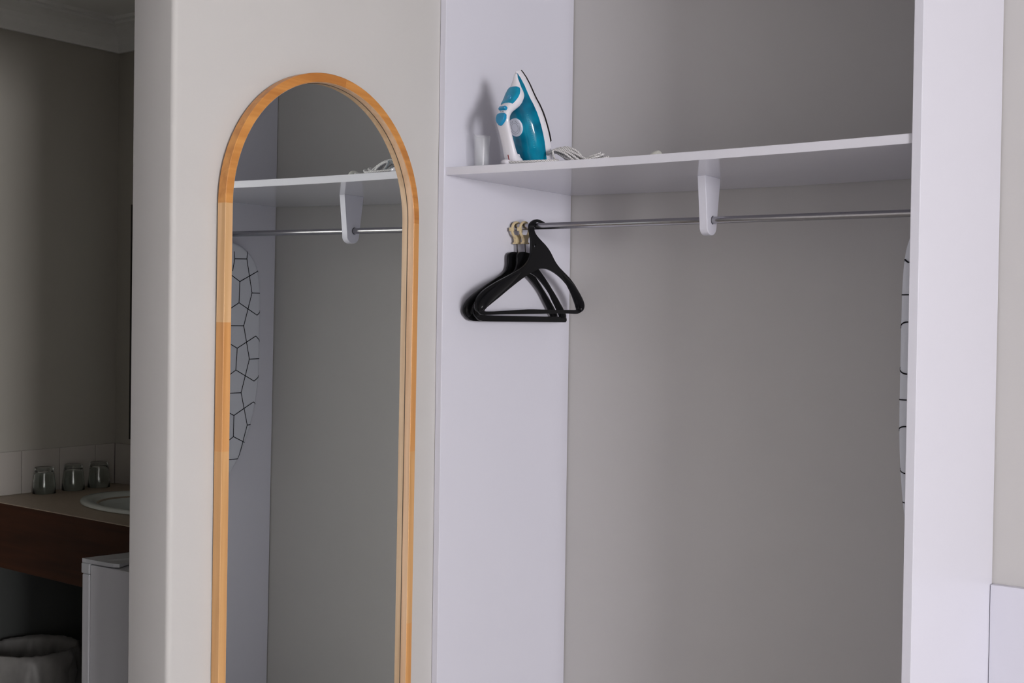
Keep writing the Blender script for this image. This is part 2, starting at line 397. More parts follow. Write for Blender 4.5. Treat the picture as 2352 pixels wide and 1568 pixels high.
# thin dark line painting the shaded gap where the glass meets the wood
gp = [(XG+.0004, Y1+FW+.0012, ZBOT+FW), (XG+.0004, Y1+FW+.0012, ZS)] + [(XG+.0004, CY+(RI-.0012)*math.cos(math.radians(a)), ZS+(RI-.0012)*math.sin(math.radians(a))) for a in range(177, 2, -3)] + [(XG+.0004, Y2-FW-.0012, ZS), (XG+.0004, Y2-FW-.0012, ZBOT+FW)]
bm = bmesh.new(); tube(bm, gp, .0007, 6); obj('edge_gap_shade', bm, M_gapshade, mr)

# ------------------------------------------------------------------ hangers
def hanger_body(neck_y, z, half, shoulder_drop, name, M, parent, hook):
    """front-view outline given in (y,z); centre neck at y=0, z=0 at neck root"""
def plate(poly_out, holes, t):
    """polygon with holes filled by triangles, thickness t about x=0"""
    bm = bmesh.new()
    V = [[[bm.verts.new((X, a, b)) for a, b in L] for L in [poly_out]+holes] for X in (-t/2, t/2)]
    for s in (0, 1):
        es = [bm.edges.new((L[i], L[(i+1) % len(L)])) for L in V[s] for i in range(len(L))]
        bmesh.ops.triangle_fill(bm, use_beauty=True, edges=es)
    for L0, L1 in zip(V[0], V[1]):
        for i in range(len(L0)): bm.faces.new((L0[i], L0[(i+1) % len(L0)], L1[(i+1) % len(L0)], L1[i]))
    return bm
def dense(pts, sub=4):
    return [(p[1], p[2]) for p in smooth_path([(0, a, b) for a, b in pts], sub, True)]
HX = .100
out1 = [(.3424,1.7172),(.326,1.7228),(.3019,1.7259),(.2821,1.7211),(.2686,1.7119),(.2641,1.7012),(.2681,1.6863),(.2737,1.6667),(.2743,1.6445),(.272,1.6265),(.2576,1.6081),(.227,1.5901),(.1743,1.5705),(.1156,1.55),(.0693,1.5305),(.0414,1.5118),(.0331,1.4948),(.0369,1.4801),(.0495,1.4698),(.0673,1.4658),(.15,1.4682),(.2456,1.4703),(.33,1.4722),(.4069,1.4741),(.47,1.4744),(.51,1.4745),(.5319,1.4812),(.5394,1.4956),(.5307,1.5191),(.5079,1.5444),(.4679,1.5735),(.416,1.6004),(.3904,1.6188),(.3691,1.6406),(.3461,1.6575),(.3153,1.6737),(.2960,1.6860),(.2882,1.6975),(.2893,1.7090),(.298,1.7165),(.314,1.7168),(.3310,1.7095),(.3365,1.7100)]
inn1 = [(.0705,1.4796),(.0885,1.475),(.1691,1.4784),(.2648,1.4832),(.34,1.4838),(.4067,1.484),(.46,1.4848),(.5052,1.4855),(.5139,1.4904),(.5066,1.5138),(.482,1.5366),(.4382,1.5655),(.3997,1.5825),(.3622,1.5924),(.3295,1.5945),(.3015,1.5899),(.2546,1.5725),(.2000,1.5470),(.1300,1.5110)]
rodc = rod_c(HX)
# seat the hook on the rod
dz = (rodc.z + .0088) - 1.7143; 
def hang(name, label, X, outline, inner, hole, flange, hookpts, dy=0, dzz=0, group=None):
    t = thing(name, label, 'hanger', (X, .30, 1.70), group)
    sh = lambda L: [(a-.30+dy, b-1.70+dzz) for a, b in L]
    bm = plate(dense(sh(outline), 3), [dense(sh(inner), 3), [(hole[0]-.30+dy+.0042*math.cos(q), hole[1]-1.70+dzz+.006*math.sin(q)) for q in [2*PI*i/10 for i in range(10)]]], .0052)
    obj('body', bm, M_black, t, bevel=.0012, auto=40)
    for pts, rs in flange:
        bm = bmesh.new()
        P = smooth_path([(0, a, b) for a, b in sh(pts)], 6)
        rr = smooth_path([(0, a, b) for a, b in rs], 6)
        # section: in-plane radius, out-of-plane radius
        K = len(P); rings = []
        for i in range(K):
            tt = (P[min(i+1, K-1)]-P[max(i-1, 0)]).normalized(); nn = Vector((0, -tt.z, tt.y))
            ra, rb = rr[i].y, rr[i].z
            rings.append([P[i] + nn*ra*math.copysign(abs(math.cos(q))**.8, math.cos(q)) + Vector((1, 0, 0))*rb*math.copysign(abs(math.sin(q))**.8, math.sin(q)) for q in [2*PI*j/14 for j in range(14)]])
        loft(bm, rings); obj('shoulder', bm, M_black, t, auto=50)
    return t
flA = [([(.235,1.584),(.16,1.548),(.10,1.519),(.067,1.500),(.052,1.485),(.053,1.478)], [(.0030,.0022),(.0125,.0075),(.0145,.0135),(.0145,.0165),(.0125,.0155),(.008,.011)]),
       ([(.425,1.585),(.47,1.556),(.50,1.531),(.522,1.505),(.526,1.492),(.522,1.484)], [(.0030,.0022),(.0095,.0075),(.0105,.012),(.0105,.0145),(.0095,.0135),(.007,.010)])]
h1 = hang('coat_hanger', 'black plastic coat hanger with moulded hook, the front one hooked over the rod', HX, out1, inn1, (.2935, 1.653), flA, None, dy=0, dzz=-.0026)
h1.rotation_euler = (0, 0, 0)

out2 = [(.262,1.632),(.272,1.635),(.285,1.636),(.300,1.635),(.322,1.633),(.334,1.629),(.339,1.620),(.340,1.609),(.350,1.598),(.375,1.580),(.4182,1.5465),(.4659,1.5011),(.4925,1.4732),(.5035,1.4560),(.500,1.4488),(.490,1.4470),(.40,1.4470),(.3067,1.4470),(.20,1.4468),(.1026,1.4475),(.0774,1.456),(.063,1.4696),(.0661,1.4846),(.0941,1.5045),(.1442,1.5317),(.2058,1.5611),(.2438,1.5826),(.2543,1.599),(.2546,1.615),(.256,1.626)]
inn2 = [(.107,1.4655),(.14,1.463),(.20,1.4625),(.30,1.4625),(.40,1.4625),(.46,1.463),(.476,1.4655),(.470,1.474),(.445,1.498),(.405,1.535),(.36,1.565),(.325,1.578),(.295,1.582),(.26,1.570),(.21,1.543),(.15,1.508),(.112,1.485)]
flB = [([(.225,1.568),(.16,1.533),(.11,1.506),(.083,1.486),(.078,1.472),(.086,1.463)], [(.0030,.0022),(.0105,.006),(.0125,.009),(.0135,.0105),(.012,.010),(.008,.008)]),
       ([(.385,1.569),(.43,1.524),(.465,1.489),(.485,1.466),(.487,1.458)], [(.0030,.0022),(.0095,.006),(.0105,.008),(.0105,.0095),(.007,.008)])]
def clip_hanger(label, X, dy, tilt):
    rc = rod_c(X)
    t = hang('coat_hanger', label, X, out2, inn2, (.327, 1.611), flB, None, dy=dy, group=None)
    # cream security ring round the rod, stem and foot
    bm = bmesh.new(); n = 30; c = Vector((0, rc.y-.30, rc.z-1.70))
    zt = .013-.0088  # ring hangs: top inside touches the rod top
    ry, rz = .0215, .0205
    cc = c + Vector((0, .002, -(rz-.0033-.0095)))
    P = []; 
    for i in range(n):
        a = 2*PI*i/n; P.append((cc.x, cc.y+ry*math.cos(a), cc.z+rz*math.sin(a)))
    tube(bm, P, (.0033, .0042), 10, closed=True)
    obj('rod_ring', bm, M_cream, t, auto=60)
    zb = cc.z-rz
    yc = cc.y+.003
    bm = bmesh.new()
    zend = 1.658-1.70
    loft(bm, [[(sx*wx, yc+sy*wy, z) for sx, sy in ((-1, -1), (1, -1), (1, 1), (-1, 1))] for z, wx, wy in ((zb+.006, .004, .0175), (zb-.004, .0048, .0105), (zb-.010, .0048, .009), (zend+.004, .0048, .0095), (zend+.0035, .006, .0125), (zend, .006, .0125))])
    obj('ring_stem', bm, M_cream, t, bevel=.001)
    bm = boxes(((-.0052, cc.y-ry-.007, cc.z-.005), (.0052, cc.y-ry+.003, cc.z+.005))); obj('ring_latch', bm, M_cream, t, bevel=.001)
    bm = bmesh.new(); tube(bm, [(0, yc, zend+.002), (0, yc+.003, 1.632-1.70)], .0013, 8); obj('hanger_pin', bm, M_wire, t, smooth=True)
    return t
h2 = clip_hanger('middle of the three black hangers, held by a cream ring on the rod', .062, .010, 0)
h3 = clip_hanger('black clip-ring hanger nearest the white side panel, behind the other two', .0365, .004, 0)
for h in (h2, h3): h['group'] = 'black hangers on cream security rings'

# ------------------------------------------------------------------ steam iron
IL = math.radians(18.5); TH = math.radians(45)
CR = Vector((.8165, .5773, 0)); CF = Vector((-.5773, .8165, 0))
e1 = CR*math.cos(TH) + CF*math.sin(TH); e3 = CR*math.sin(TH) - CF*math.cos(TH); Z = Vector((0, 0, 1))
ea = Z*math.cos(IL) - e1*math.sin(IL); en = -e1*math.cos(IL) - Z*math.sin(IL)
iron = thing('steam_iron', 'blue and white steam iron standing upright on the shelf, braided cord coiled beside it', 'iron', (0, 0, 0))
IO = Vector((.2045, .1663, ZT+sag(.18)+.0012))
iron.location = IO
iron.scale = (.977,)*3
def ip(a, n, v, shear=True):
    if shear: a = n*math.tan(IL) + a*(1-n*math.tan(IL)/.262)
    return ea*a + en*n + e3*v
def interp(tab, a):
    if a <= tab[0][0]: return tab[0][1]
    for (x0, y0), (x1, y1) in zip(tab, tab[1:]):
        if a <= x1:
            t = (a-x0)/(x1-x0); return y0+(y1-y0)*(t*t*(3-2*t)*.3+t*.7)
    return tab[-1][1]
bt = [(0, .045), (.04, .0505), (.08, .0545), (.12, .0525), (.15, .0470), (.172, .0400), (.187, .0330), (.20, .0285), (.22, .0225), (.24, .0145), (.254, .0065), (.262, .0008)]
B = lambda a: interp(bt, a)
A_st = [0, .01, .03, .05, .07, .09, .11, .13, .15, .17, .185, .20, .212, .224, .234, .243, .25, .256, .260, .262]
# sole plate
bm = bmesh.new(); rg = []
for a in [.066, .068, .073] + [x for x in A_st if x > .08]:
    b = B(a)+.0012; 
    if a < .07: b -= (.07-a)*3.0
    rg.append([ip(a, n, v, False) for v, n in ((-b, -.0002), (-b*.99, -.0029), (b*.99, -.0029), (b, -.0002))])
loft(bm, rg); obj('sole_plate', bm, M_sole, iron)
# white skirt
bm = bmesh.new(); rg = []
for a in A_st:
    b = B(a); h = .021 - .0035*(a/.262)
    rg.append([ip(a, n, v) for v, n in ((-b*.96, 0), (-b, .002), (-b, h*.6), (-b*.965, h), (-b*.8, h+.001), (b*.8, h+.001), (b*.965, h), (b, h*.6), (b, .002), (b*.96, 0))])
loft(bm, rg); obj('skirt', bm, M_ironw, iron, auto=45)
# translucent blue water tank
ht = [(0, .058), (.05, .061), (.10, .0615), (.14, .059), (.17, .053), (.19, .045), (.21, .035), (.23, .028), (.245, .0245), (.255, .021)]
def HT(a): return interp(ht, a)
bm = bmesh.new(); rg = []
for a in A_st[:-2]:
    b = B(a)*.955; h0 = .0195 - .0035*(a/.262); h = max(HT(a), h0+.002); r = []
    for i in range(17):
        q = PI*i/16; cx, sx = math.cos(q), math.sin(q)
        r.append(ip(a, h0+(h-h0)*abs(sx)**.62, b*math.copysign(abs(cx)**.72, cx)))
    rg.append(r)
loft(bm, rg); obj('water_tank', bm, M_tank, iron, auto=50)
# handle loop
def hsec(a, n, da, dn, th, tv, m=16, p=.75):
    """section across the handle; (da,dn) = unit direction across thickness in the (a,n) plane"""
    r = []
    for j in range(m):
        q = 2*PI*j/m; c, s = math.cos(q), math.sin(q); c = math.copysign(abs(c)**p, c); s = math.copysign(abs(s)**p, s)
        r.append(ip(a+da*th*c, n+dn*th*c, tv*s, False))
    return r
outer = [(.2565, .0235), (.246, .0285), (.230, .038), (.2165, .050), (.205, .0615), (.195, .0757), (.187, .0886), (.174, .1005), (.158, .1085), (.141, .1100), (.124, .1090), (.098, .1085), (.0620, .1105), (.049, .1100), (.0382, .1085)]
inner = [(.2500, .010), (.226, .010), (.207, .014), (.190, .021), (.178, .036), (.171, .055), (.165, .074), (.158, .086), (.148, .0925), (.134, .0940), (.118, .0935), (.094, .0925), (.064, .0880), (.046, .0740), (.0245, .0640)]
tvs = [.0055, .0100, .0180, .0262, .0262, .0225, .0205, .0205, .0210, .0200, .0195, .0195, .0205, .0215, .0220]
def hpath(off=0, k0=0, k1=None, sub=4):
    O = smooth_path([(0, a, b) for a, b in outer], sub); I = smooth_path([(0, a, b) for a, b in inner], sub); V = smooth_path([(0, t, 0) for t in tvs], sub)
    return O, I, V
O, I, V = hpath()
def hloft(i0, i1, off, p=.75, lo=0.0, vf=1.0):
    rg = []
    for i in range(i0, i1+1):
        o, n_ = O[i], I[i]; d = (o-n_); L = d.length; d.normalize(); c = (o+n_)/2 + d*(L*lo/2); th = L/2*(1-lo)
        e_ = off*(1 if (i0 < i < i1) else .6)
        rg.append(hsec(c.y, c.z, d.y, d.z, th+e_, (V[i].y+e_)*vf, p=p))
    return rg
bm = bmesh.new(); loft(bm, hloft(0, len(O)-1, 0)); obj('handle', bm, M_ironw, iron, auto=50)
# rear housing joining handle to heel
bm = bmesh.new(); rg = []
for a, n0, n1, tv in ((.0006, .074, .1005, .0165), (.012, .074, .1015, .0165), (.024, .075, .1015, .0160), (.036, .078, .098, .0150)):
    rg.append([ip(a, (n0+n1)/2+(n1-n0)/2*math.copysign(abs(math.cos(q))**.6, math.cos(q)), tv*math.copysign(abs(math.sin(q))**.6, math.sin(q))) for q in [2*PI*j/18 for j in range(18)]])
loft(bm, rg); obj('rear_housing', bm, M_ironw, iron, auto=50)
# blue cap on the front of the handle
bm = bmesh.new(); loft(bm, hloft(9, 21, .0022, lo=.58, vf=.86)); obj('filler_cap', bm, M_teal, iron, auto=50)
# round spray button inside the cap
def pad(a, n, v, da, dn, ra, rv, th, M, name, shape=None, parent=iron):
    """small pad lying on the handle's outer surface; (da,dn) outward direction"""
    t = Vector((0, -dn, da))   # direction along the handle in (a,n)
    bm = bmesh.new(); rg = []
    for k, (s, h) in enumerate(((1, -.003), (1, th*.5), (.92, th*.9), (.7, th))):
        r = []
        for j in range(20):
            q = 2*PI*j/20; c, sn = math.cos(q), math.sin(q)
            if shape == 'shield':
                x = ra*(c if c < 0 else .72*c**.45); y = rv*math.copysign(abs(sn)**.6, sn)
                y *= (1-.62*max(0, (-c))**2)
            elif shape == 'rect':
                x = ra*math.copysign(abs(c)**.35, c); y = rv*math.copysign(abs(sn)**.35, sn)
            else: x, y = ra*c, rv*sn
            x *= s; y *= s
            aa = a + (-dn)*(-x) + da*h; nn = n + da*(-x) + dn*h
            aa = a + dn*x + da*h; nn = n - da*x + dn*h
            r.append(ip(aa, nn, v+y, False))
        rg.append(r)
    loft(bm, rg); return obj(name, bm, M, parent, auto=50)
def outdir(i):
    d = (O[i]-I[i]).normalized(); return d.y, d.z
i = 17; d = outdir(i); pad(O[i].y-.0, O[i].z, .004, *d, .0085, .0085, .0035, M_tealdk, 'spray_button')
i = 26; d = outdir(i); pad(O[i].y, O[i].z, .0035, *d, .0048, .0125, .006, M_tealdk, 'steam_slider', 'rect')
i = 32; d = outdir(i); pad(O[i].y+.0005, O[i].z-.001, .003, *d, .0190, .0155, .0065, M_tealdk, 'steam_button', 'shield')
# printed icons between slider and button
bm = bmesh.new()
i = 28; d = outdir(i); q = O[i]
for k, (dv, w_) in enumerate(((-.004, .0025), (-.0005, .0012), (.0045, .0028), (.0085, .0016))):
    a0 = ip(q.y+d[0]*.0006-.0008*(k % 2), q.z+d[1]*.0006, dv, False); a1 = ip(q.y+d[0]*.0006+.0012, q.z+d[1]*.0006, dv+w_, False)
    tube(bm, [a0, a1], .00045, 6)
obj('printed_icons', bm, M_print, iron)
# red indicator lamp low on the back of the handle
bm = bmesh.new(); tube(bm, [ip(.047, .1098, .002, False), ip(.056, .1106, .002, False), ip(.066, .1106, .002, False)], (.0015, .0012), 8); obj('indicator_lamp', bm, M_red, iron, smooth=True)
# temperature dial
DA, DN = .126, .0590
bm = bmesh.new(); rg = []
for r_, h in ((.0235, -.004), (.0235, .0035), (.0228, .0045), (.0215, .0048)):
    rg.append([ip(DA+r_*math.cos(q), DN+h, r_*math.sin(q), False) for q in [2*PI*j/36 for j in range(36)]])
loft(bm, rg); dial = obj('temperature_dial', bm, M_dial, iron, auto=40)
bm = bmesh.new()
for r_, a0, a1 in ((.0115, 0, 360), (.0165, 75, 285)):
    N_ = 30; pts = [ip(DA+r_*math.cos(math.radians(a0+(a1-a0)*k/N_)), DN+.0049, r_*math.sin(math.radians(a0+(a1-a0)*k/N_)), False) for k in range(N_+(0 if a1-a0 == 360 else 1))]
    tube(bm, pts, .00028, 5, closed=(a1-a0 == 360))
for a_ in (20, 35, 50, 300, 320, 340):
    q = math.radians(a_); tube(bm, [ip(DA+.0145*math.cos(q), DN+.0049, .0145*math.sin(q), False), ip(DA+.0185*math.cos(q+.1), DN+.0049, .0185*math.sin(q+.1), False)], .0004, 5)
obj('dial_marks', bm, M_print, dial)
# water spray nozzle at the nose
bm = bmesh.new(); tube(bm, [ip(.226, .022, 0, False), ip(.2335, .0285, 0, False)], [.0055, .0035], 14); obj('spray_nozzle', bm, M_ironw, iron, smooth=True)
# level ribs printed along the tank
bm = bmesh.new()
for k in range(16):
    a = .055+.006*k; b = B(a)*.955
    h0 = .0195-.0035*a/.262; h = HT(a)
    sp = lambda q: ip(a, h0+(h-h0)*math.sin(q)**.62+.0003, b*math.cos(q)**.72+.0003)
    p0 = sp(.62); p1 = sp(.74)
    tube(bm, [p0, p1], .0004, 5)
obj('level_scale', bm, mat('level_scale_ink', (.05, .42, .52), .4), iron)
# cord: boot at the heel, run along the front of the shelf, loose coil, plug
ZS0 = ZT+sag(.25)
def cw(x, y, z): return Vector((x, y, ZT+sag(x)+z)) - IO
bm = bmesh.new(); tube(bm, [cw(.166, .058, .0105), cw(.174, .040, .0095), cw(.190, .028, .0085), cw(.201, .026, .0075)], [.0075, .0080, .0072, .0050], 14); obj('cord_boot', bm, M_ironw, iron, smooth=True)
P = [(.197, .0265, .0078), (.22, .0245, .0065), (.25, .024, .0062), (.28, .027, .0062), (.305, .037, .0070), (.318, .058, .009), (.310, .082, .013), (.292, .096, .018)]
# coil of six elongated loops
NT = 6
for k in range(NT):
    e_r = .392 + .02*((k*37) % 5)/5 + (.018 if k == 2 else 0); e_l = .262 + .008*(k % 3); yo = .118 + .006*k; hh = .014 + .0055*k
    P += [(e_l+.02, yo-.014, .038+hh*.34), (e_l+.055, yo-.012, .027+hh*.32), ((e_l+e_r)/2+.02, yo-.006+.002*(k % 2), .008+.0042*(k % 4)),
          (e_r-.03, yo-.010, .008+.0028*k), (e_r-.004, yo-.004, .010+.0040*k), (e_r, yo+.006, .012+.0045*k), (e_r-.018, yo+.014, .010+.0030*k), ((e_l+e_r)/2+.02, yo+.010, .006+.0038*((k+2) % 4)),
          (e_l+.045, yo+.012, .018+hh*.35), (e_l+.010, yo+.010, .034+hh*.46), (e_l-.004, yo-.002, .029+hh*.40)]
P += [(.300, .150, .02), (.36, .175, .0075), (.42, .205, .0045), (.465, .222, .0045), (.492, .222, .010), (.500, .221, .018)]
bm = bmesh.new(); tube(bm, smooth_path([cw(*p) for p in P], 5), .0031, 10, uv=True)
me = bpy.data.meshes.new('power_cord'); bm.to_mesh(me); bm.free(); me.uv_layers[0].name = 'UVMap'
for p_ in me.polygons: p_.use_smooth = True
link('power_cord', me, M_cord, iron)
# rounded white plug resting on its side on the shelf
bm = bmesh.new(); c = Vector((.513, .222, .0222)); rg = []
for x_, r_ in ((-.014, .006), (-.012, .010), (-.008, .0165), (.0, .0192), (.006, .0196), (.010, .0185)):
    rg.append([cw(c.x+x_, c.y+r_*math.cos(q), c.z+r_*math.sin(q)) for q in [2*PI*j/24 for j in range(24)]])
loft(bm, rg); obj('plug', bm, mat('plug_white', (.66, .65, .60), .4), iron, auto=40)
bm = bmesh.new()
for y_, z_, dz_ in ((-.007, .004, .004), (.007, .004, -.004), (0, -.009, 0)):
    a = cw(c.x+.009, c.y+y_-.0008, c.z+z_-.003); b = cw(c.x+.026, c.y+y_+.0008, c.z+z_+.003)
    box(bm, tuple(a), tuple(b))
obj('plug_pins', bm, M_wire, iron)

# small frosted measuring cup on the left end of the shelf
cup = thing('measuring_cup', 'small frosted plastic measuring cup left of the steam iron on the shelf', 'cup', (.0745, .085, ZT+sag(.07)+.0006))
bm = bmesh.new(); N_ = 28
def cupr(r, z, spout=0):
    out = []
    for j in range(N_):
        a = 2*PI*j/N_ ; d = math.cos(a-math.radians(215)); s = max(0, d)**6
        out.append((math.cos(a)*(r+spout*s*.0), math.sin(a)*r, z+spout*s*.006))
    return out
rg = [cupr(.0165, 0), cupr(.0180, .0015), cupr(.0196, .04), cupr(.0212, .078, .5), cupr(.0214, .0835, 1), cupr(.0202, .0835, 1), cupr(.0200, .078, .5), cupr(.0184, .04), cupr(.0168, .003), cupr(.01, .0025)]
loft(bm, rg); obj('cup_body', bm, M_frost, cup, auto=40)
bm = bmesh.new(); tube(bm, [(c_[0]*1.0, c_[1]*1.0, c_[2]) for c_ in cupr(.0210, .0838, 1)], .0008, 6, closed=True); obj('cup_rim', bm, M_frost, cup, smooth=True)

# ------------------------------------------------------------------ ironing board on the right side panel
board = thing('ironing_board', 'tabletop ironing board in white cover with black hexagon lines, hung on the right side panel', 'ironing board', (1.1725, .300, 1.29))
BY = .300
hw = [(1.690, .012), (1.687, .035), (1.682, .06), (1.670, .092), (1.655, .115), (1.630, .140), (1.60, .156), (1.56, .1655), (1.50, .1700), (1.35, .1715), (1.25, .1710), (1.18, .1650), (1.12, .1530), (1.06, .1360), (1.00, .1120), (.95, .0840), (.92, .062), (.90, .040), (.892, .020), (.889, .006)]
hw = [(z, w_*1.0875) for z, w_ in hw]
def HWz(z):
    if z >= hw[0][0]: return 0
    for (z0, w0), (z1, w1) in zip(hw, hw[1:]):
        if z >= z1: return w0+(w1-w0)*(z0-z)/(z0-z1)
    return 0
outl = [(-w_, z) for z, w_ in hw] + [(w_, z) for z, w_ in hw[::-1]]
outl = [(p.y, p.z) for p in smooth_path([(0, a, b) for a, b in outl], 3, True)]
def edge_d(y, z):
    best = 9
    for (a0, b0), (a1, b1) in zip(outl, outl[1:]+outl[:1]):
        dx, dy_ = a1-a0, b1-b0; L = dx*dx+dy_*dy_
        t = max(0, min(1, ((y-a0)*dx+(z-b0)*dy_)/L)) if L else 0
        best = min(best, math.hypot(y-a0-t*dx, z-b0-t*dy_))
    return best
RB = .016
def bsurf(y, z):      # cover height towards -X over the board core
    d = edge_d(y, z) if abs(y) < HWz(z) else 0
    s = min(d, RB)/RB; return -.022*math.sqrt(max(0, 1-(1-s)**2))
# concentric shrinking rings of the outline
cz = 1.29
def inset(t):
    res = []; n = len(outl)
    for i, (y, z) in enumerate(outl):
        a0, b0 = outl[(i-1) % n]; a1, b1 = outl[(i+1) % n]; tx, tz = a1-a0, b1-b0; L = math.hypot(tx, tz) or 1
        nx, nz = tz/L, -tx/L
        if nx*(0-y)+nz*(cz-z) < 0: nx, nz = -nx, -nz
        res.append((y+nx*t, z+nz*t))
    return res
bm = bmesh.new(); rg = []
rg.append([(.012, y, z-cz) for y, z in inset(.004)]); rg.append([(.006, y, z-cz) for y, z in inset(0)])
for q in (0, 18, 36, 54, 72, 90):
    a = math.radians(q); rg.append([(-.0225*math.sin(a)+.0005, y, z-cz) for y, z in inset(RB*(1-math.cos(a)))])
loft(bm, rg); obj('cover', bm, M_cover, board, auto=50)
bm = bmesh.new(); prism(bm, inset(.008), lambda y, z: (.0122, y, z-cz), lambda y, z: (.018, y, z-cz)); obj('board_base', bm, M_bmetal, board)
bm = bmesh.new()
tube(bm, smooth_path([(.0255, -.10, .26), (.0255, -.10, -.10), (.0255, -.06, -.14), (.0255, .06, -.14), (.0255, .10, -.10), (.0255, .10, .26)], 6), .006, 10)
obj('folding_leg', bm, M_bmetal, board, smooth=True)
bm = bmesh.new(); tube(bm, [(.018, 0, .33), (.030, 0, .33)], .006, 10); tube(bm, [(.030, 0, .33), (.0338, 0, .33)], .012, 12); obj('hanging_hook', bm, M_bmetal, board, auto=40)
# printed hexagon lines, laid on the curved cover
G = [[(.415,1.654),(.412,1.628),(.438,1.516),(.404,1.406),(.432,1.295),(.398,1.184),(.428,1.075),(.392,.965),(.300,.965)],
     [(.355,1.65),(.359,1.626),(.412,1.628)],[(.359,1.626),(.350,1.585)],
     [(.300,1.596),(.383,1.552),(.381,1.482),(.300,1.439)],[(.383,1.552),(.466,1.591),(.489,1.572)],[(.438,1.516),(.489,1.516)],[(.381,1.482),(.463,1.442),(.489,1.462)],
     [(.300,1.406),(.404,1.406)],[(.300,1.367),(.377,1.332),(.373,1.26),(.300,1.220)],[(.377,1.332),(.459,1.372),(.489,1.348)],[(.432,1.295),(.489,1.296)],[(.373,1.26),(.455,1.221),(.489,1.243)],
     [(.300,1.185),(.398,1.184)],[(.300,1.142),(.368,1.11),(.368,1.04),(.300,1.004)],[(.368,1.11),(.454,1.151),(.483,1.132)],[(.428,1.075),(.460,1.076)],[(.368,1.04),(.419,1.017)]]
bm = bmesh.new(); lwid = .00125
def bpoint(y, z):
    d = edge_d(y, z)
    if abs(y) > HWz(z): d = 0
    s = min(d, RB)/RB; return Vector((-.0225*math.sqrt(max(0, 1-(1-s)**2))-.0003, y*(1+.0025*(1-s)), z-cz))
for mir in (1, -1):
    for L in G:
        for (a0, b0), (a1, b1) in zip(L, L[1:]):
            y0, y1 = (a0-BY)*mir, (a1-BY)*mir
            n = max(2, int(math.hypot(y1-y0, b1-b0)/.0012)); pr = None
            tx, tz = (y1-y0), (b1-b0); l = math.hypot(tx, tz); nx, nz = -tz/l*lwid, tx/l*lwid
            for k in range(n+1):
                t = k/n; y, z = y0+(y1-y0)*t, b0+(b1-b0)*t
                w_ = HWz(z)
                if abs(y) > w_ + .0012: pr = None; continue
                p, q = bpoint(y+nx, z+nz), bpoint(y-nx, z-nz)
                if p is None or q is None: pr = None; continue
                cur = (bm.verts.new(p), bm.verts.new(q))
                if pr: bm.faces.new((pr[0], pr[1], cur[1], cur[0]))
                pr = cur
o = obj('printed_lines', bm, M_line, board)
md = o.modifiers.new('thick', 'SOLIDIFY'); md.thickness = .0004; md.offset = 0

# ------------------------------------------------------------------ vanity nook
van = thing('vanity_unit', 'beige-topped vanity counter with dark red timber front and an oval white basin', 'vanity', (0, 0, 0))
ZC = .908; V0 = (-1.379, -.3985); V1 = (-.62, -.437)
bm = bmesh.new(); cx_, cy_, ra_, rb_ = -.868, -.135, .300, .192
# counter top with an oval cut-out
outp = [V0, V1, (-.62, .0775), (-1.379, .0775)]
dn = []
for (a, b) in zip(outp, outp[1:]+outp[:1]):
    for k in range(8): dn.append((a[0]+(b[0]-a[0])*k/8, a[1]+(b[1]-a[1])*k/8))
RA, RB2 = .235, .1515
hole = [(cx_+RA*math.cos(2*PI*k/40), cy_+RB2*math.sin(2*PI*k/40)) for k in range(40)]
VV = [[[bm.verts.new((a, b, z)) for a, b in L] for L in (dn, hole)] for z in (ZC-.032, ZC)]
for s in (0, 1):
    es = [bm.edges.new((L[i], L[(i+1) % len(L)])) for L in VV[s] for i in range(len(L))]
    bmesh.ops.triangle_fill(bm, use_beauty=True, edges=es)
for L0, L1 in zip(VV[0], VV[1]):
    for i in range(len(L0)): bm.faces.new((L0[i], L0[(i+1) % len(L0)], L1[(i+1) % len(L0)], L1[i]))
obj('counter_top', bm, M_counter, van, bevel=.001)
bm = bmesh.new()
prism(bm, [(V0[0], V0[1]-.003), (V1[0], V1[1]-.003), (V1[0], V1[1]+.015), (V0[0], V0[1]+.015)], lambda x, y: (x, y, .722), lambda x, y: (x, y, ZC-.0025))
obj('front_board', bm, M_apron, van, bevel=.001)
obj('side_or_shade_board', boxes(((-.64, -.415, .722), (-.62, .0775, ZC-.033))), M_apron, van)
obj('under_shade_panel', boxes(((-1.379, .062, .02), (-.645, .0775, ZC-.033))), M_dark, van)  # added dark sheet that deepens the shade below the counter
obj('side_or_shade_board', boxes(((-1.379, -.385, .02), (-1.366, .061, ZC-.033))), M_dark, van)  # second dark sheet, added against the left wall for the same shade
bm = bmesh.new(); prof = [(1.0, .001), (1.0, .0065), (.985, .0095), (.93, .0105), (.88, .0095), (.835, .005), (.78, -.008), (.70, -.05), (.58, -.095), (.35, -.118), (.09, -.124), (.09, -.13), (.36, -.125), (.60, -.103), (.73, -.06), (.765, -.014), (.775, -.006), (.80, -.001)]
lathe(bm, prof, 48, (cx_, cy_, ZC+.0005), ra_, rb_, ring=True); obj('basin', bm, M_ceramic, van, auto=60)
bm = bmesh.new(); lathe(bm, [(.022, -.1245), (.022, -.1215), (.006, -.1225)], 20, (cx_, cy_, ZC)); obj('basin_drain', bm, M_steel, bpy.data.objects['basin'], auto=40)
# tap set at the back of the basin
bm = bmesh.new(); tube(bm, smooth_path([(-.80, .045, ZC+.012), (-.80, .045, ZC+.09), (-.80, .03, ZC+.13), (-.80, -.03, ZC+.135), (-.80, -.065, ZC+.115)], 6), .010, 14); tube(bm, [(-.80, .045, ZC+.0162), (-.80, .045, ZC+.022)], .02, 18)
obj('tap', bm, M_steel, van, auto=50)

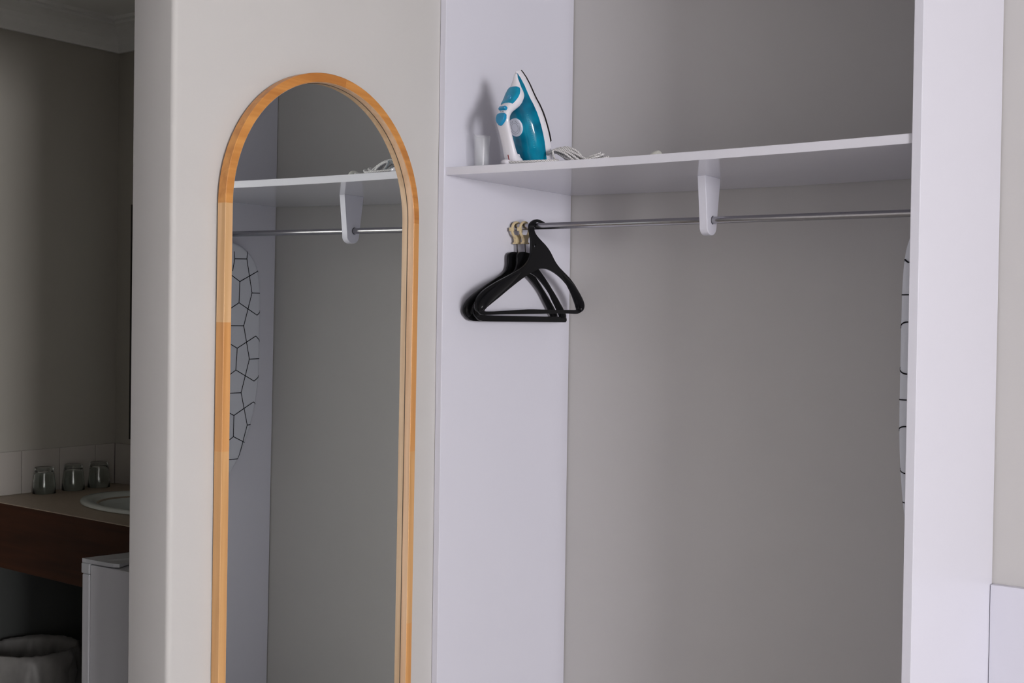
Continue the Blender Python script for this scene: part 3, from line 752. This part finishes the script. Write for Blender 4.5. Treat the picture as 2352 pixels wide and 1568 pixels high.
# tumblers, upside down on the counter
def tumbler(x, y, label):
    t = thing('tumbler', label, 'glass', (x, y, ZC+.0008), 'upturned tumblers on the vanity')
    t.scale = (.97, .97, .92)
    bm = bmesh.new()
    lathe(bm, [(.0352, 0), (.0356, .001), (.0335, .030), (.0305, .060), (.0282, .0835), (.0265, .0855), (.012, .0845), (.0005, .0842), (.0005, .072), (.022, .0715), (.0262, .068), (.0285, .060), (.0317, .030), (.0342, .001)], 24, ring=True)
    obj('glass_body', bm, M_glass, t, auto=40); return t
tumbler(-1.3335, -.2138, 'upturned clear glass tumbler, leftmost of the three by the tiles')
tumbler(-1.3335, -.1115, 'upturned clear glass tumbler, middle of the three by the tiles')
tumbler(-1.3335, -.0175, 'upturned clear glass tumbler nearest the tiled corner and basin')

# mirror on the nook's back wall (only its dark edge shows past the short wall)
bmir = thing('vanity_mirror', 'dark-edged wall mirror above the basin, only its left edge showing', 'mirror', (-1.2975, YN, 1.055))
obj('edge_frame', boxes(((0, -.012, 0), (.012, 0, .745)), ((.70, -.012, 0), (.712, 0, .745)), ((.012, -.012, 0), (.70, 0, .012)), ((.012, -.012, .733), (.70, 0, .745))), mat('mirror_edge_dark', (.02, .018, .015), .3), bmir)
obj('mirror_glass', boxes(((.012, -.008, .012), (.70, -.001, .733))), M_glassm, bmir)

# bar fridge behind the short wall
fr = thing('bar_fridge', 'white bar fridge beside the dark timber vanity front, half hidden by the wall', 'fridge', (-.478, -.68, 0))
obj('cabinet_body', boxes(((0, 0, .02), (.347, .222, .866))), M_fridge, fr, bevel=.003)
obj('door', boxes(((-.031, .001, .045), (-.004, .221, .842))), M_fridge, fr, bevel=.003)
obj('door_seal', boxes(((-.004, .006, .05), (0, .216, .84))), M_seal, fr)
obj('door_cap', boxes(((-.033, -.0008, .8425), (-.0025, .2225, .868))), M_fridgep, fr, bevel=.003)
bm = bmesh.new()
poly = [(-.030, 0), (.028, 0), (.080, .004), (.092, .012), (.085, .03), (.060, .10), (.060, .216), (-.030, .216)]
prism(bm, poly, lambda x, y: (x, y, .8685), lambda x, y: (x, y, .878-.0088*min(1, max(0, y)/.10))); obj('hinge_cover', bm, M_fridgep, fr, bevel=.002)
obj('rear_lip', boxes(((.10, .18, .8662), (.345, .221, .892))), M_fridgep, fr, bevel=.004)
for x_ in (.03, .315):
    for y_ in (.03, .19):
        bm = bmesh.new(); tube(bm, [(x_, y_, 0), (x_, y_, .0198)], .012, 12); obj('foot', bm, M_bin, fr, auto=40)

# waste bin with a loose pale liner
bn = thing('waste_bin', 'waste bin lined with a crumpled translucent white bag, under the dark vanity', 'bin', (-1.205, -.335, 0))
bm = bmesh.new(); lathe(bm, [(.100, 0.001), (.102, .004), (.125, .470), (.127, .478), (.122, .478), (.099, .012), (.02, .010)], 36); obj('bin_body', bm, M_bin, bn, auto=40)
bm = bmesh.new(); rg = []
rnd = random.Random(3); N_ = 72
fold = [sum(rnd.uniform(-1, 1)*math.sin(k*2*PI*j/N_+rnd.random()*0+k*1.7) for k in (3, 5, 7, 11, 16)) for j in range(N_)]
for r_, z, f in ((.142, .300, .008), (.144, .33, .008), (.142, .38, .008), (.141, .43, .006), (.136, .47, .004), (.131, .489, .004), (.124, .492, .003), (.117, .480, .003), (.111, .44, .004), (.105, .36, .006), (.098, .25, .006), (.08, .16, .008), (.03, .14, .004)):
    rg.append([((r_+f*fold[(j+int(z*40)) % N_]*.95)*math.cos(2*PI*j/N_), (r_+f*fold[(j+int(z*40)) % N_]*.95)*math.sin(2*PI*j/N_), z+f*.7*fold[(j*3) % N_]*.3) for j in range(N_)])
loft(bm, rg, cap=False); o = obj('bin_liner', bm, M_bag, bn, smooth=True)
